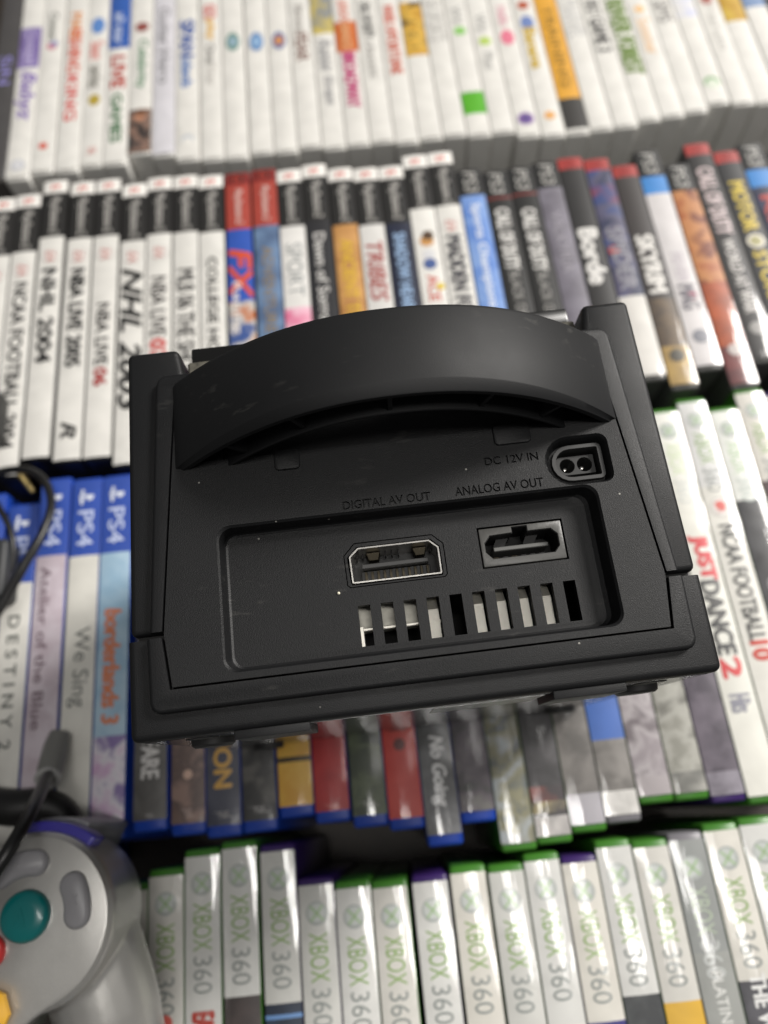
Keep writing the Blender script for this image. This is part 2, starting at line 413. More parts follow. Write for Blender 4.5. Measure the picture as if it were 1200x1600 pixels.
W_ = '#e2e0da'
row1 = [
 (-12, 282, 'dark', '#4b4949', 'dark grey case with mauve letters', [('t', 'SiN', 88, 132, .5, '#8f88c8', .01)]),
 (25, 280, 'wii', W_, 'white case with purple block and purple script', [('b', 43, 106, '#6c5a94', '#8d7fb0'), ('t', 'CHARM', 50, 100, .4, '#c9bfe0'), ('t', 'Babyz', 112, 188, .85, '#7a5fae', .02, .3), ('d', 258, 4.2, '#a9adba'), ('d', 258, 3.2, '#d8d8da')]),
 (63, 270, 'wii', W_, 'white case with a small red emblem near its foot', [('t', 'Cranium', 20, 62, .4, '#4a5048', .01), ('d', 72, 3.4, '#c77f8c'), ('d', 68, 2.4, '#7f88b8', 1.5), ('d', 228, 2.8, '#cf5a48')]),
 (103, 268, 'wii', W_, 'white case with orange and red lettering', [('t', 'MAD', 20, 60, .5, '#d98a3c', .03), ('t', 'FISHING', 46, 112, .55, '#d4573f', .03), ('t', 'KING', 118, 188, .5, '#d23a34', .03)]),
 (142, 260, 'wii', W_, 'white case with blue, pink and gold marks', [('d', 40, 4.6, '#5b86c4', 0, 1.7), ('t', 'Smart', 65, 93, .62, '#dd8f86', .02), ('t', 'series', 102, 137, .6, '#77756c', .02), ('d', 156, 3.8, '#b09a3a', 0, 1.3), ('t', 'Wii', 230, 240, .4, '#cc6a60')]),
 (177, 257, 'wii', W_, 'white case with a blue head and red and green letters', [('b', -.1, 75, '#2f5aa8'), ('t', 'all star', 20, 68, .45, '#d6dff0', .01), ('t', 'LIVE', 88, 137, .6, '#b0382c', .05), ('t', 'GAMES', 147, 222, .46, '#2f6a3c', .05)]),
 (217, 240, 'wii', W_, 'white case with green lettering and dark foot picture', [('d', 42, 4.6, '#8d4a44'), ('t', 'Celebrity', 62, 138, .55, '#4f8560', .02), ('b', 170, 237, '#3a3636', '#2a2828', '#8a6e60'), ('d', 182, 3.6, '#b88468'), ('d', 176, 3.2, '#6e4a34', .8)]),
 (255, 243, 'wii', '#d3d1d6', 'pale lavender case with grey lettering', [('t', 'Guitar', 12, 70, .5, '#7d7c80', .01), ('t', 'Hero', 78, 130, .5, '#7d7c80', .01)]),
 (293, 250, 'wii', W_, 'white case with blue lettering', [('t', 'SPAN', 32, 88, .62, '#34559c', .05), ('t', 'islands', 92, 136, .5, '#4f78b8', .03), ('d', 218, 4, '#b9bfc6'), ('d', 221, 3.2, '#e6e4de')]),
 (333, 250, 'wii', W_, 'white case with red, yellow and grey letters', [('t', 'GO', 8, 28, .55, '#cf4a40', .03), ('t', 'play', 30, 62, .5, '#e0b040', .03), ('t', 'Circus', 70, 100, .4, '#6f6c68', .02), ('t', 'Star', 102, 134, .4, '#b8b4ae', .01)]),
 (370, 248, 'wii', W_, 'white case with a grey-green oval', [('d', 65, 4.6, '#6d8f86', 0, 1.9), ('d', 65, 3.0, '#8fa9b8', 0, 1.5)]),
 (410, 240, 'wii', W_, 'white case with a blue oval', [('d', 65, 4.6, '#6288b8', 0, 1.9), ('d', 65, 3.0, '#8fb0d2', 0, 1.5)]),
 (448, 238, 'wii', W_, 'white case with an orange and blue oval', [('d', 63, 4.6, '#66709c', 0, 1.8), ('d', 63, 3.0, '#c98a52', 0, 1.4)]),
 (487, 230, 'wii', W_, 'white case with brown block letters', [('t', 'fitness', 8, 50, .42, '#8a8580', .01), ('t', 'FEAR', 52, 95, .55, '#7d5a50', .03)]),
 (525, 232, 'wii', W_, 'white case with grey script below a blue and yellow head', [('b', -.1, 52, '#56719c', '#c8b458'), ('t', 'Rabbit', 62, 112, .55, '#8f8f92', .02, .3), ('t', 'Escape', 118, 163, .5, '#8f8f92', .02, .3)]),
 (563, 227, 'wii', W_, 'white case with orange and magenta lettering', [('t', 'LEGO', 0, 32, .4, '#d4674a', .03), ('b', 33, 80, '#c8682e'), ('t', 'DANCE', 36, 76, .4, '#e8c090', .01), ('t', 'BROADWAY', 82, 167, .55, '#b83a72', .05)]),
 (602, 222, 'wii', W_, 'white case with black and thin grey letters', [('t', 'CALL OF DUTY', 2, 58, .48, '#474646', .03), ('t', 'classic', 62, 122, .36, '#8d8a86', .01)]),
 (640, 223, 'wii', W_, 'white case with brick red lettering', [('t', 'WHEEL OF', 8, 52, .45, '#d06a58', .03), ('t', 'FORTUNE', 54, 115, .5, '#c4624e', .04)]),
 (677, 217, 'wii', W_, 'white case with a golden picture band', [('b', 3, 86, '#b98a2c', '#5a4420', '#d8ae4a')]),
 (715, 212, 'wii', W_, 'white case with fine grey lettering', [('t', 'EA SPORTS', 0, 64, .75, '#a8a6a2', -.01)]),
 (753, 212, 'wii', W_, 'white case with a bright green block at its foot', [('t', 'Wii', 10, 36, .5, '#a5a5a2', .01), ('d', 48, 4.0, '#8cc46a'), ('b', 143, 177, '#58ae28')]),
 (790, 207, 'wii', W_, 'white case with grey words and a lime dot', [('t', 'Wii', 22, 48, .5, '#a5a5a2', .01), ('d', 64, 4.0, '#b4cc68'), ('t', 'Plus', 82, 108, .45, '#a5a5a2', .01)]),
 (830, 213, 'wii', W_, 'white case with a purple disc at its foot', [('t', 'Hello', 10, 40, .45, '#e0a8b4', .02), ('d', 58, 4.4, '#de7a90', 0, 1.6), ('d', 185, 5, '#8a6aa4'), ('d', 185, 3, '#5a4a86')]),
 (872, 212, 'wii', W_, 'white case with yellow letters under blue', [('d', 8, 4, '#b0583c'), ('d', 35, 4.4, '#6f84b8', 0, 1.5), ('t', 'Banana', 44, 106, .5, '#c8a830', .05), ('d', 180, 3.4, '#e0a862')]),
 (908, 208, 'wii', W_, 'amber yellow case with a dark foot', [('b', -.1, 153, '#dca238'), ('b', 153, 200, '#3a3836'), ('t', 'TRAINING', 10, 135, .42, '#8c6a24', .01)]),
 (947, 202, 'wii', W_, 'white case with dense pale grey lettering', [('t', 'MARVEL', 0, 60, .8, '#b4b4b4', .0)]),
 (980, 198, 'wii', W_, 'white case with black block letters', [('t', 'FIRST', 0, 24, .6, '#6f6e6c', .02), ('t', 'GAME 3', 28, 80, .62, '#5c5b5a', .04)]),
 (1015, 188, 'wii', W_, 'white case with two olive green words', [('t', 'RIVER', 0, 52, .75, '#71884a', .06), ('t', 'FOREST', 58, 115, .75, '#71884a', .06)]),
 (1052, 182, 'wii', W_, 'white case with faint peach letters', [('d', 14, 3.4, '#e8c08a'), ('t', 'Summer', 28, 84, .55, '#ecc9a2', .02)]),
 (1087, 175, 'wii', W_, 'white case with grey letters at its head', [('t', 'SIMS', 0, 34, .65, '#8a8784', .02)]),
 (1122, 162, 'wii', W_, 'white case with a green crescent at its foot', [('b', -.1, 26, '#c8cbe0', W_), ('d', 128, 5, '#82a878'), ('d', 131, 4, '#d8dfd0')]),
 (1158, 163, 'wii', W_, 'white case with a thin grey title and red dot', [('d', 0, 4, '#a86a60'), ('t', 'Naruto', 10, 78, .4, '#b4b2ac', .0)]),
 (1193, 162, 'wii', W_, 'white case with a mustard title', [('b', -.1, 32, '#d0b24a', '#b88f30')]),
 (1230, 158, 'wii', W_, 'white case with a blue edge', [('b', -.1, 10, '#7d94b8')]),
]
K_ = '#1f1f1e'
row2 = [
 (7, 308, 'ps2', W_, 'white case with black header and no title in view', ps2_head() + ea(432)),
 (45, 302, 'ps2', W_, 'white case with a long condensed black title', ps2_head() + ea(422) + [('t', 'NCAA FOOTBALL 2004', 442, 700, .5, '#2e2d2d', .03)]),
 (88, 280, 'ps2', W_, 'white case with a short bold black title and year', ps2_head() + ea(400) + [('t', 'NHL 2004', 420, 566, .55, '#262626', .05)]),
 (130, 282, 'ps2', W_, 'white case with black title and a small figure mark', ps2_head() + ea(400) + [('t', 'NBA LIVE 2005', 420, 572, .52, '#262626', .05), ('t', 'R', 660, 684, .5, '#2a2a2a', .05, .3)]),
 (170, 278, 'ps2', W_, 'white case with black title ending in dark red', ps2_head() + ea(396) + [('t', 'NBA LIVE', 474, 570, .46, '#2e2c2c', .03), ('t', '06', 575, 602, .46, '#a03030', .05)]),
 (212, 285, 'ps2', W_, 'white case with large slanted black title', ps2_head() + ea(401) + [('t', 'NHL 2003', 420, 642, .74, '#242424', .05, .3)]),
 (248, 275, 'ps2', W_, 'white case with black title ending in bright red', ps2_head() + ea(394) + [('t', 'NBA LIVE', 432, 525, .56, '#3a3636', .02), ('t', '07', 530, 562, .56, '#c43a38', .05)]),
 (290, 272, 'ps2', W_, 'white case with four short black words', ps2_head() + [('t', 'MLB 06 THE SHOW', 420, 600, .64, '#333232', .02)]),
 (328, 272, 'ps2', W_, 'white case with thin spaced black title', ps2_head() + [('t', 'COLLEGE HOOPS', 402, 600, .36, '#2a2a2a', .04)]),
 (370, 268, 'ps2', '#2f55b0', 'red-headed case with blue body and orange letters', ps2_head(red=True) + [('t', 'FX', 390, 465, .8, '#d2502c', .05, .2), ('t', 'Racing', 440, 520, .4, '#e6e0dc', .02, .0, -3), ('b', 470, 700, '#3c5590', '#b8642c', '#c8c4bc')]),
 (412, 262, 'ps2', ('#6d87a8', '#4f6484'), 'red-headed case with slate blue body', ps2_head(red=True) + [('t', 'ADVENTURE', 385, 520, .4, '#8a7a60', .02)]),
 (450, 263, 'ps2', '#e4e2de', 'white case with grey letters and pink foot', ps2_head() + [('t', 'SPORT', 380, 462, .6, '#8b9090', -.005), ('b', 480, 700, '#d8608c', '#e8b8c8')]),
 (488, 255, 'ps2', '#2a2a2d', 'black case with white serif-like title', ps2_head() + [('t', 'Dawn of Sorrow', 364, 520, .42, '#d2d0cc', .02)]),
 (533, 260, 'ps2', ('#c8965a', '#b07e48'), 'tan case with golden letters', ps2_head() + [('t', 'ANCIENT TIME', 374, 520, .5, '#d8b038', .02)]),
 (573, 260, 'ps2', '#dcdad6', 'light grey case with dark red emblem letters', ps2_head() + [('t', 'TRIBES', 378, 470, .62, '#a04844', .03, .2)]),
 (613, 257, 'ps2', '#23283c', 'navy case with pale blue title', ps2_head() + [('t', 'SHADOW HEARTS', 364, 500, .44, '#9ab6d8', .03)]),
 (650, 240, 'ps2', '#e6e4de', 'white case with small coloured picture', ps2_head(42) + [('d', 376, 4, '#c89458'), ('d', 368, 3.4, '#55402e', 1), ('d', 398, 3.6, '#d4d4d6'), ('d', 412, 3.8, '#4a5f94'), ('t', 'ACE', 430, 470, .4, '#cc6a5c', .03), ('d', 448, 2.4, '#d8c04a', 4)]),
 (690, 235, 'ps2', W_, 'white case with heavy grey-black title', ps2_head(42) + ea(352) + [('t', 'MADDEN FOOT', 368, 520, .58, '#46454a', .05)]),
 (733, 262, 'ps3', ('#5f86cc', '#82a2d8'), 'light blue case with white title', ps3_head() + [('t', 'Sports Champions', 318, 480, .42, '#e2e8f2', .02)]),
 (777, 264, 'ps3', K_, 'left one of two black cases with white titles', ps3_head() + [('b', -21, -22.5, '#7c2a24'), ('t', 'CALL OF DUTY', 326, 420, .52, '#d4d2ce', .04), ('t', 'BLACK OPS', 424, 500, .36, '#a8a6a2', .0)]),
 (815, 258, 'ps3', K_, 'right one of two black cases with white titles', ps3_head() + [('b', -21, -22.5, '#7c2a24'), ('t', 'CALL OF DUTY', 326, 422, .52, '#d4d2ce', .04), ('t', 'BLACK OPS', 426, 500, .36, '#a8a6a2', .0)]),
 (852, 250, 'ps3', ('#7d7984', '#69656f'), 'mauve grey case with faint title', ps3_head() + [('t', 'VALKYRIA', 330, 425, .45, '#98949c', .01)]),
 (892, 244, 'ps3', '#2b2a2a', 'red-topped black case with white bubble letters', ps3_head(True) + [('t', 'Borde', 358, 442, .66, '#dedcd8', .06)]),
 (931, 246, 'ps3', ('#3a4878', '#2c3350', '#5a566c'), 'red-topped navy picture case with white foot', ps3_head(True) + [('b', 288, 318, '#8a4048', '#3a4878'), ('t', 'SPIDER', 355, 452, .6, '#8d8c94', .03), ('d', 390, 3, '#b8443c', -3), ('b', 462, 700, '#d9d6d0')]),
 (975, 256, 'ps3', '#3a3534', 'red-topped brown case with white title, golden foot', ps3_head(True) + [('t', 'SKYRIM', 368, 456, .62, '#dcd9d4', .05), ('b', 466, 540, '#6e5c46', '#4a4038'), ('b', 540, 700, '#b6985a', '#9a8050'), ('d', 555, 4, '#4a463c')]),
 (1008, 233, 'ps3', '#d6d2d2', 'white case with bright blue label under header', ps3_head() + [('b', -21, -34, '#3f86cc'), ('t', 'FEVER', 395, 440, .4, '#bdb4bc', .01), ('t', 'MAG', 445, 482, .6, '#6e6a72', .04), ('d', 462, 2.6, '#c0506c', 2), ('d', 525, 4.4, '#7f8088')]),
 (1056, 254, 'ps3', ('#a8623a', '#7a3f26', '#bf8452'), 'rust brown picture case', ps3_head() + [('b', 440, 540, '#b0552c', '#8f4426'), ('b', 540, 700, '#7a3a38', '#592c2e'), ('d', 546, 3.6, '#b9b0ac')]),
 (1081, 223, 'ps3', '#2c2a2a', 'red-topped black case with two-line white title', ps3_head(True) + [('t', 'CALL OF DUTY', 262, 365, .6, '#c4b4b4', .04), ('t', 'WORLD AT WAR', 374, 488, .42, '#c8c4c0', .03), ('d', 512, 4, '#8d8b88')]),
 (1125, 235, 'ps3', '#2b2b2d', 'red-topped black case with yellow letters', ps3_head(True) + [('t', 'MOTOR', 284, 360, .55, '#cdb440', .04), ('d', 376, 5, '#d8d2c4'), ('d', 376, 3.4, '#a09a6a'), ('t', 'STORM', 392, 480, .5, '#cdb440', .04)]),
 (1160, 223, 'ps3', ('#2e3450', '#1f2438'), 'navy case with a blue label and red letters', ps3_head() + [('b', -21, -34, '#3f86cc'), ('t', 'KILL', 305, 400, .55, '#b0443c', .04)]),
 (1192, 235, 'ps3', ('#4a4448', '#2e2c2e'), 'dark grey case at the right edge', ps3_head()),
]
row3 = [
 (-14, 770, 'ps4', '#c8c6c0', 'white case with blue head, mostly hidden', ps4_head()),
 (37, 785, 'ps4', '#d9d7d0', 'white case with widely spaced letters and a numeral', ps4_head() + [('t', 'D E S T I N Y  2', 962, 1172, .36, '#5d605c', .02)]),
 (88, 745, 'ps4', ('#b5a7b0', '#c6bcc4'), 'pale mauve case with blue head', ps4_head() + [('t', 'Atelier of the Blue', 885, 1140, .34, '#6e5a64', .01, 0, -2)]),
 (137, 745, 'ps4', '#d8d6ce', 'white case with rounded dark grey words', ps4_head() + [('t', 'We Sing', 980, 1105, .62, '#5a5e5c', .0)]),
 (184, 740, 'ps4', ('#8fb0c8', '#a8c2d4'), 'sky blue case with orange script and violet foot', ps4_head() + [('b', 1150, 1400, '#7d6aa0', '#c9a8c8', '#d8d4dc'), ('t', 'borderlands 3', 952, 1130, .5, '#cc7a54', .05, .1)]),
 (233, 1300, 'ps4', ('#5a5856', '#4a4846'), 'charcoal case with white letters at its foot', ps4_head() + [('t', 'WARFARE', 1090, 1216, .5, '#c8c6c4', .03), ('t', 'ps4', 1272, 1281, .4, '#a09e9c')]),
 (294, 1305, 'ps4', ('#6e5a52', '#8d746a', '#5c4c48'), 'brown picture case', ps4_head() + [('d', 1210, 2, '#c8a896'), ('t', 'ps4', 1264, 1278, .4, '#b8a49c')]),
 (350, 1308, 'ps4', ('#333646', '#4a4c5a'), 'dark blue case with gold letters', ps4_head() + [('t', 'NATION', 1080, 1230, .5, '#c89c4a', .04), ('t', 'ps4', 1268, 1278, .6, '#a09e9c')]),
 (407, 1300, 'ps4', ('#3a3a3a', '#565450', '#2c2c2c'), 'grey and black picture case', ps4_head() + [('t', 'ps4', 1260, 1270, .6, '#b0aeac')]),
 (464, 1277, 'ps4', ('#cf9a34', '#d9ae4a'), 'amber yellow case', ps4_head() + [('t', 'UNIT', 1080, 1150, .6, '#3a3020', .05), ('b', 1182, 1190, '#3c3018')]),
 (521, 1285, 'ps4', ('#9c2426', '#b02c2c'), 'dark red case', [('b', -.1, -42, '#a02828')] + ps_mark(11, '#e8d0cc') + [('t', 'ps4', 1256, 1264, .6, '#c87870')]),
 (581, 1292, 'ps4', ('#2c352c', '#3c4436', '#566048'), 'dark green picture case', ps4_head() + [('t', 'ps4', 1252, 1260, .6, '#a09e9c')]),
 (639, 1296, 'ps4', ('#b93a32', '#c4463c'), 'bright red case', ps4_head() + [('d', 1163, 2.6, '#5a1c1a'), ('t', 'XIII', 1080, 1140, .5, '#3a1414', .03)]),
 (697, 1322, 'ps4', ('#4a4b4b', '#77787a'), 'grey case with white slanted script', ps4_head() + [('t', 'No Going', 1150, 1260, .5, '#cfcfcf', .03, .3)]),
 (750, 1285, 'ps4', ('#3c3e3c', '#6a6866', '#585058'), 'grey-green picture case', ps4_head()),
 (815, 1330, 'x360', ('#4c565e', '#9aa0a4', '#7d7a60'), 'green-shelled case with mixed cartoon colours', x_head()),
 (873, 1318, 'x360', ('#2d2c2d', '#4a484a'), 'green-shelled black picture case', x_head() + [('b', 1228, 1252, '#7a4640', '#3a3436'), ('b', 1252, 1270, '#a89c74', '#4a4644'), ('b', 1275, 1400, '#9d9a98', '#c8c4c0')]),
 (927, 1300, 'x360', ('#55524f', '#7a7672'), 'green-shelled warm grey case', x_head() + [('b', 1240, 1400, '#a9a6ac')]),
 (980, 1285, 'clear', ('#5f5c58', '#8a8682'), 'clear-shelled case with a blue patch', x_head() + [('b', 1090, 1155, '#3f66b0'), ('b', 1235, 1400, '#aaa8a4', '#d8d6d2')]),
 (1035, 1254, 'x360', ('#6d6569', '#8c8488', '#a8a2a4'), 'green-shelled lilac grey case', x_head() + [('b', 1212, 1400, '#a39c9e')]),
 (1083, 1250, 'x360', ('#66655e', '#87867d', '#a5a49c'), 'green-shelled pale grey case', x_head() + [('b', 1205, 1400, '#a09e98', '#6d6d68')]),
 (1141, 1254, 'kin', ('#453e49', '#6a626d'), 'purple-shelled mauve case', x_head() + [('b', 1205, 1400, '#8d8892', '#5a545e')]),
 (1042, 636, 'x360', '#e4e3da', 'white case with red and black stacked title', x_head(40, '#e6e6de', '#c3d4a8', '#c8ccc8') + [('t', 'JUST', 838, 905, .6, '#cc3a40', .06), ('t', 'DANCE', 908, 1022, .56, '#4c4c4c', .05), ('t', '2', 1028, 1058, .55, '#cf4a4c', .06), ('t', 'Hits', 1085, 1112, .6, '#8d8d98', .03)]),
 (1079, 620, 'x360', '#e2e0d8', 'white case with condensed black title, red emblem', x_head(50) + ea(792) + [('d', 790, 2.6, '#cf5a52'), ('t', 'NCAA FOOTBALL', 820, 1000, .5, '#4a4a48', .03), ('t', '10', 1002, 1030, .55, '#c4483c', .05)]),
 (1127, 634, 'x360', ('#4a4a4c', '#2e2e30'), 'white-headed case with charcoal body', x_head(52, '#e4e6e0', '#a9c49a', '#b9c2bc') + [('t', 'GEARS', 900, 1000, .5, '#8d8d8d', .02)]),
 (1162, 606, 'x360', ('#5c4a46', '#43383a'), 'white-headed case with brown body', x_head(52)),
 (1197, 611, 'kin', ('#b8b4b4', '#8d888a'), 'white-headed case at the right edge', x_head(52)),
]
row4 = [
 (209, 1380, 'x360', '#e0ded8', 'white case half hidden by the controller', x_head(62)),
 (255, 1357, 'x360', '#5f8fc0', 'white-headed case with blue body', x_head(61) + [('d', 1600, 3, '#c85a50')]),
 (313, 1326, 'x360', '#e2e0da', 'white case with a red emblem low on its spine', x_head(66) + [('t', 'EA', 1582, 1612, .6, '#b0382c', .05), ('b', 1640, 1800, '#555')] if False else x_head(66) + [('t', 'EA', 1583, 1608, .55, '#b0382c', .05)]),
 (372, 1313, 'x360', ('#3a3332', '#4c4240'), 'white-headed case with dark brown body', x_head(57)),
 (432, 1318, 'kin', ('#222a38', '#2c3a50'), 'purple-shelled case with light blue streaks', x_head(58) + [('b', 1552, 1560, '#6c94c8'), ('b', 1585, 1592, '#6c94c8')]),
 (492, 1370, 'kin', '#d8d6d2', 'purple-shelled white case', x_head(64)),
 (549, 1375, 'x360', '#dad8d2', 'green-shelled white case', x_head(64)),
 (607, 1374, 'x360', '#e0ded6', 'green-shelled cream white case', x_head(64)),
 (670, 1365, 'kin', ('#26303e', '#4a6a94'), 'dark-shelled white-headed case with blue body', x_head(60)),
 (729, 1351, 'x360', '#a9aaa8', 'white-headed case with plain grey body', x_head(60)),
 (792, 1349, 'x360', '#c8c8c2', 'white case showing a wide green side', x_head(64)),
 (845, 1332, 'x360', '#dcdad4', 'white case with strong streaky glare', x_head(61)),
 (906, 1335, 'kin', '#39357a', 'purple-shelled case with indigo body', x_head(59)),
 (957, 1311, 'x360', ('#4c4f50', '#3a3c3e'), 'white-headed case with charcoal grey body', x_head(56)),
 (1016, 1311, 'x360', '#d9ac3c', 'white-headed case with golden yellow body', x_head(58)),
 (1069, 1300, 'clear', '#9a9c98', 'silver grey case with small white title', x_head(44, '#8f9290', '#a8b4a0', '#b9bcba') + [('t', 'PLATINUM HITS', 1518, 1700, .3, '#dcdcd8', .0)]),
 (1116, 1286, 'x360', ('#39393c', '#55545a'), 'white-headed black case with white words', x_head(57) + [('t', 'THE WALKING', 1522, 1720, .4, '#dcdcda', .03)]),
 (1177, 1276, 'x360', ('#4a4040', '#7a6c64'), 'white-headed case at the right edge', x_head(66)),
]
def z3(x): return 1.3 - .024 * max(-80, min(80, x))
row(row1, lambda x: 0.0, 14.6, 'topmost row', 'game cases in the topmost row', byBottom=True)
row(row2, lambda x: 0.0, 15.0, 'second row', 'game cases in the second row')
row(row3, z3, 15.0, 'row under console', 'game cases in the row under the console', byBottom='mix')
row(row4, lambda x: 0.0, 15.0, 'bottom row', 'game cases in the bottom row')

# ------------------------------------------------------------------ the console
# local frame: u right, v up, w out of the back; back plane at w = 0
D0 = 150.0
rx, ry, rz = map(math.radians, (4.345888, 1.37202455, 1.12425553))
RM = Matrix.Rotation(rz, 3, 'Z') @ Matrix.Rotation(ry, 3, 'Y') @ Matrix.Rotation(rx, 3, 'X')
TC = Vector((5.41895, 80.3325, 154.97748))
con = empty('game_console')
base = TC + RM @ Vector((0, 0, -D0))
con.location = wl(*base); con.rotation_euler = RM.to_euler()
tag(con, 'black cube-shaped game console with carrying handle, standing on its face on the game cases', 'game console')
CP = console_plastic(); HP = console_plastic('handle_plastic', .14, .48)
DK = mat('dark_cavity', (.004, .004, .004), rough=.7)
def part(name, bm, m, parent=None, angle=35):
    """bm is in console coordinates (mm); returns a child of the console with w shifted to the base"""
    o = obj(name, bm, m, None, angle=angle); return o
def attach(o, parent=None):
    if parent is None:
        o.data.transform(Matrix.Translation((0, 0, D0 * S))); o.parent = con
    else:
        o.data.transform(Matrix.Translation((0, 0, D0 * S))); o.parent = parent
    return o
def smooth(o, a=35):
    o.data.shade_smooth(); o.data.set_sharp_from_angle(angle=math.radians(a)); return o
panel_poly = [(-60, 39.5), (-61.9, 18), (-65.7, -28.8), (-64.0, -42.6), (64.0, -42.6), (65.7, -28.8), (61.9, 18), (60, 39.5)]
hole_poly = offs(panel_poly, -.4)
up_poly = [(-75.2, -28.4), (75.2, -28.4), (74.4, 55), (60.6, 55), (59.4, 46.2), (-58.4, 46.2), (-59.4, 55), (-74.4, 55)]
o = part('upper_body', prism_bm(up_poly, -148.6, 0, 1.7, 3), CP)
cut(o, prism_bm(hole_poly, -60, 6)); UB = attach(smooth(o))
lo_poly = [(-75.8, -55), (75.8, -55), (75.9, -29.6), (-75.9, -29.6)]
bm = prism_bm(lo_poly, -148.6, 0)
es_bot = [e for e in bm.edges if all(abs(v.co.y + .055) < 1e-6 for v in e.verts) and all(abs(v.co.z) < 1e-6 for v in e.verts)]
es_oth = [e for e in bm.edges if e not in es_bot and not all(abs(v.co.y + .0296) < 1e-6 for v in e.verts)]
bmesh.ops.bevel(bm, geom=es_bot + es_oth, offset=2.0 * S, segments=4, affect='EDGES', profile=.5)
o = part('lower_body', bm, CP)
cut(o, prism_bm(hole_poly, -60, 6)); LB = attach(smooth(o))
o = part('inner_core', box_bm(-73.5, 73.5, -34, -20, -146, -2.2), DK)
cut(o, prism_bm(hole_poly, -60, 6)); attach(o)
# raised frame round the back, in two halves
def outer_top(pts):
    ks = {(round(x, 2), round(y, 2)) for x, y in pts}
    return lambda e: all(v.co.z > .002 and (round(v.co.x / S, 2), round(v.co.y / S, 2)) in ks for v in e.verts)
uf = [(-69.4, -28.2), (-65.7, 42.4), (-65.1, 44.1), (-63.4, 45.4), (63.4, 45.4), (65.1, 44.1), (65.7, 42.4), (69.4, -28.2), (66.2, -28.2), (62.4, 18), (60.5, 40), (-60.5, 40), (-62.4, 18), (-66.2, -28.2)]
o = part('raised_frame', prism_bm(uf, -1, 2.6, 1.0, 3, sel=outer_top(uf[:8])), CP); attach(o)
lf = [(-70.2, -29.8), (-66.3, -29.8), (-64.6, -43.2), (64.6, -43.2), (66.3, -29.8), (70.2, -29.8), (69.85, -46.2), (69.4, -47.5), (68.5, -48.4), (67.2, -48.8), (-67.2, -48.8), (-68.5, -48.4), (-69.4, -47.5), (-69.85, -46.2)]
o = part('raised_frame', prism_bm(lf, -1, 2.75, 1.1, 3, sel=outer_top([lf[0]] + lf[5:])), CP); attach(o)
# ---- rear panel with the port bay
PW = 2.4; BF = -3.8
RP = part('rear_panel', prism_bm(panel_poly, -6.2, PW), CP)
def bayloop(d, w, dr=0): return [(x, y, w) for x, y in rrect(-50.4 + d, 52.3 - d - dr, -40.3 + d, -2.3 - d, max(3.6 - d * .3, 1.5), 6)]
cut(RP, loft_bm([bayloop(1.3, BF, 2.6), bayloop(.75, BF + .35, 1.5), bayloop(.45, BF + 1.0, .7), bayloop(0, 1.75, 0), bayloop(-.55, 2.3), bayloop(-.65, 4)]))
# recess behind the handle, rising to the top
cut(RP, prism_bm([(-56, 60), (-56, 17.4), (56, 17.4), (56, 60)], .9, 6))
# power socket well: round on the left, square on the right
def dshape(x0, x1, y0, y1, r=1.4, n=10):
    ry_ = (y1 - y0) / 2; pts = []
    cxx = x0 + ry_
    for i in range(n + 1):
        a = math.radians(90 + 180 * i / n); pts.append((cxx + ry_ * math.cos(a), (y0 + y1) / 2 + ry_ * math.sin(a)))
    for k, (cx_, cy_, a0) in enumerate(((x1 - r, y0 + r, 270), (x1 - r, y1 - r, 0))):
        for i in range(5):
            a = math.radians(a0 + 90 * i / 4); pts.append((cx_ + r * math.cos(a), cy_ + r * math.sin(a)))
    return pts
dc0 = dshape(40.6, 57.9, -1.2, 12.2, 2.2)
def lp(poly, w): return [(x, y, w) for x, y in poly]
cut(RP, loft_bm([lp(offs(dc0, 1.0), -1.2), lp(dc0, 1.6), lp(offs(dc0, -.5), 2.3), lp(offs(dc0, -.6), 4)]))
dc1 = dshape(42.4, 57.0, .2, 10.9, 1.6)
cut(RP, prism_bm(dc1, -20, 3))
hd_out = [(-17.9, -12.3), (-14.7, -9.0), (6.9, -9.0), (9.8, -11.9), (9.8, -20.6), (9.0, -21.4), (-16.9, -21.4), (-17.7, -20.6)]
hd_rim = [(-16.2, -12.9), (-13.7, -10.7), (5.6, -10.7), (8.0, -12.9), (8.0, -20.0), (-16.0, -20.0)]
cut(RP, prism_bm(hd_out, -20, 0))
an_out = [(19.4, -20.5), (43.2, -20.5), (43.2, -8.8), (19.4, -8.8)]
cut(RP, prism_bm(an_out, -20, 0))
for i in range(10):
    x = -15.5 + 6.19 * i
    cut(RP, prism_bm([(x, -37.4), (x + 3.35, -37.4), (x + 3.35, -26.4), (x, -26.4)], -20, 0))
def engrave(s, u0, u1, v0, v1):
    vs, fs = text2d(s, .018, 0)
    bm = bmesh.new(); V = [bm.verts.new(((u0 + (u1 - u0) * x) * S, (v0 + (v1 - v0) * y) * S, 1.5 * S)) for x, y in vs]
    F_ = [bm.faces.new([V[i] for i in f]) for f in fs]
    r = bmesh.ops.extrude_face_region(bm, geom=F_)
    for g in r['geom']:
        if isinstance(g, bmesh.types.BMVert): g.co.z = 3.5 * S
    cut(RP, bm)
engrave('DIGITAL AV OUT', -16.4, 7.5, -1.2, 1.3)
engrave('ANALOG AV OUT', 14.2, 38.6, -1.0, 1.65)
engrave('DC 12V IN', 23.6, 38.5, 6.8, 9.2)
attach(RP); smooth(RP, 14)
for x0, x1 in ((-33.8, -26.8), (27.2, 37.5)):
    attach(part('latch_bump', prism_bm(rrect(x0, x1, 12.2, 18.0, 1.2, 3), .5, 3.3, .5, 2), CP), RP).data
for c in list(RP.children): pass
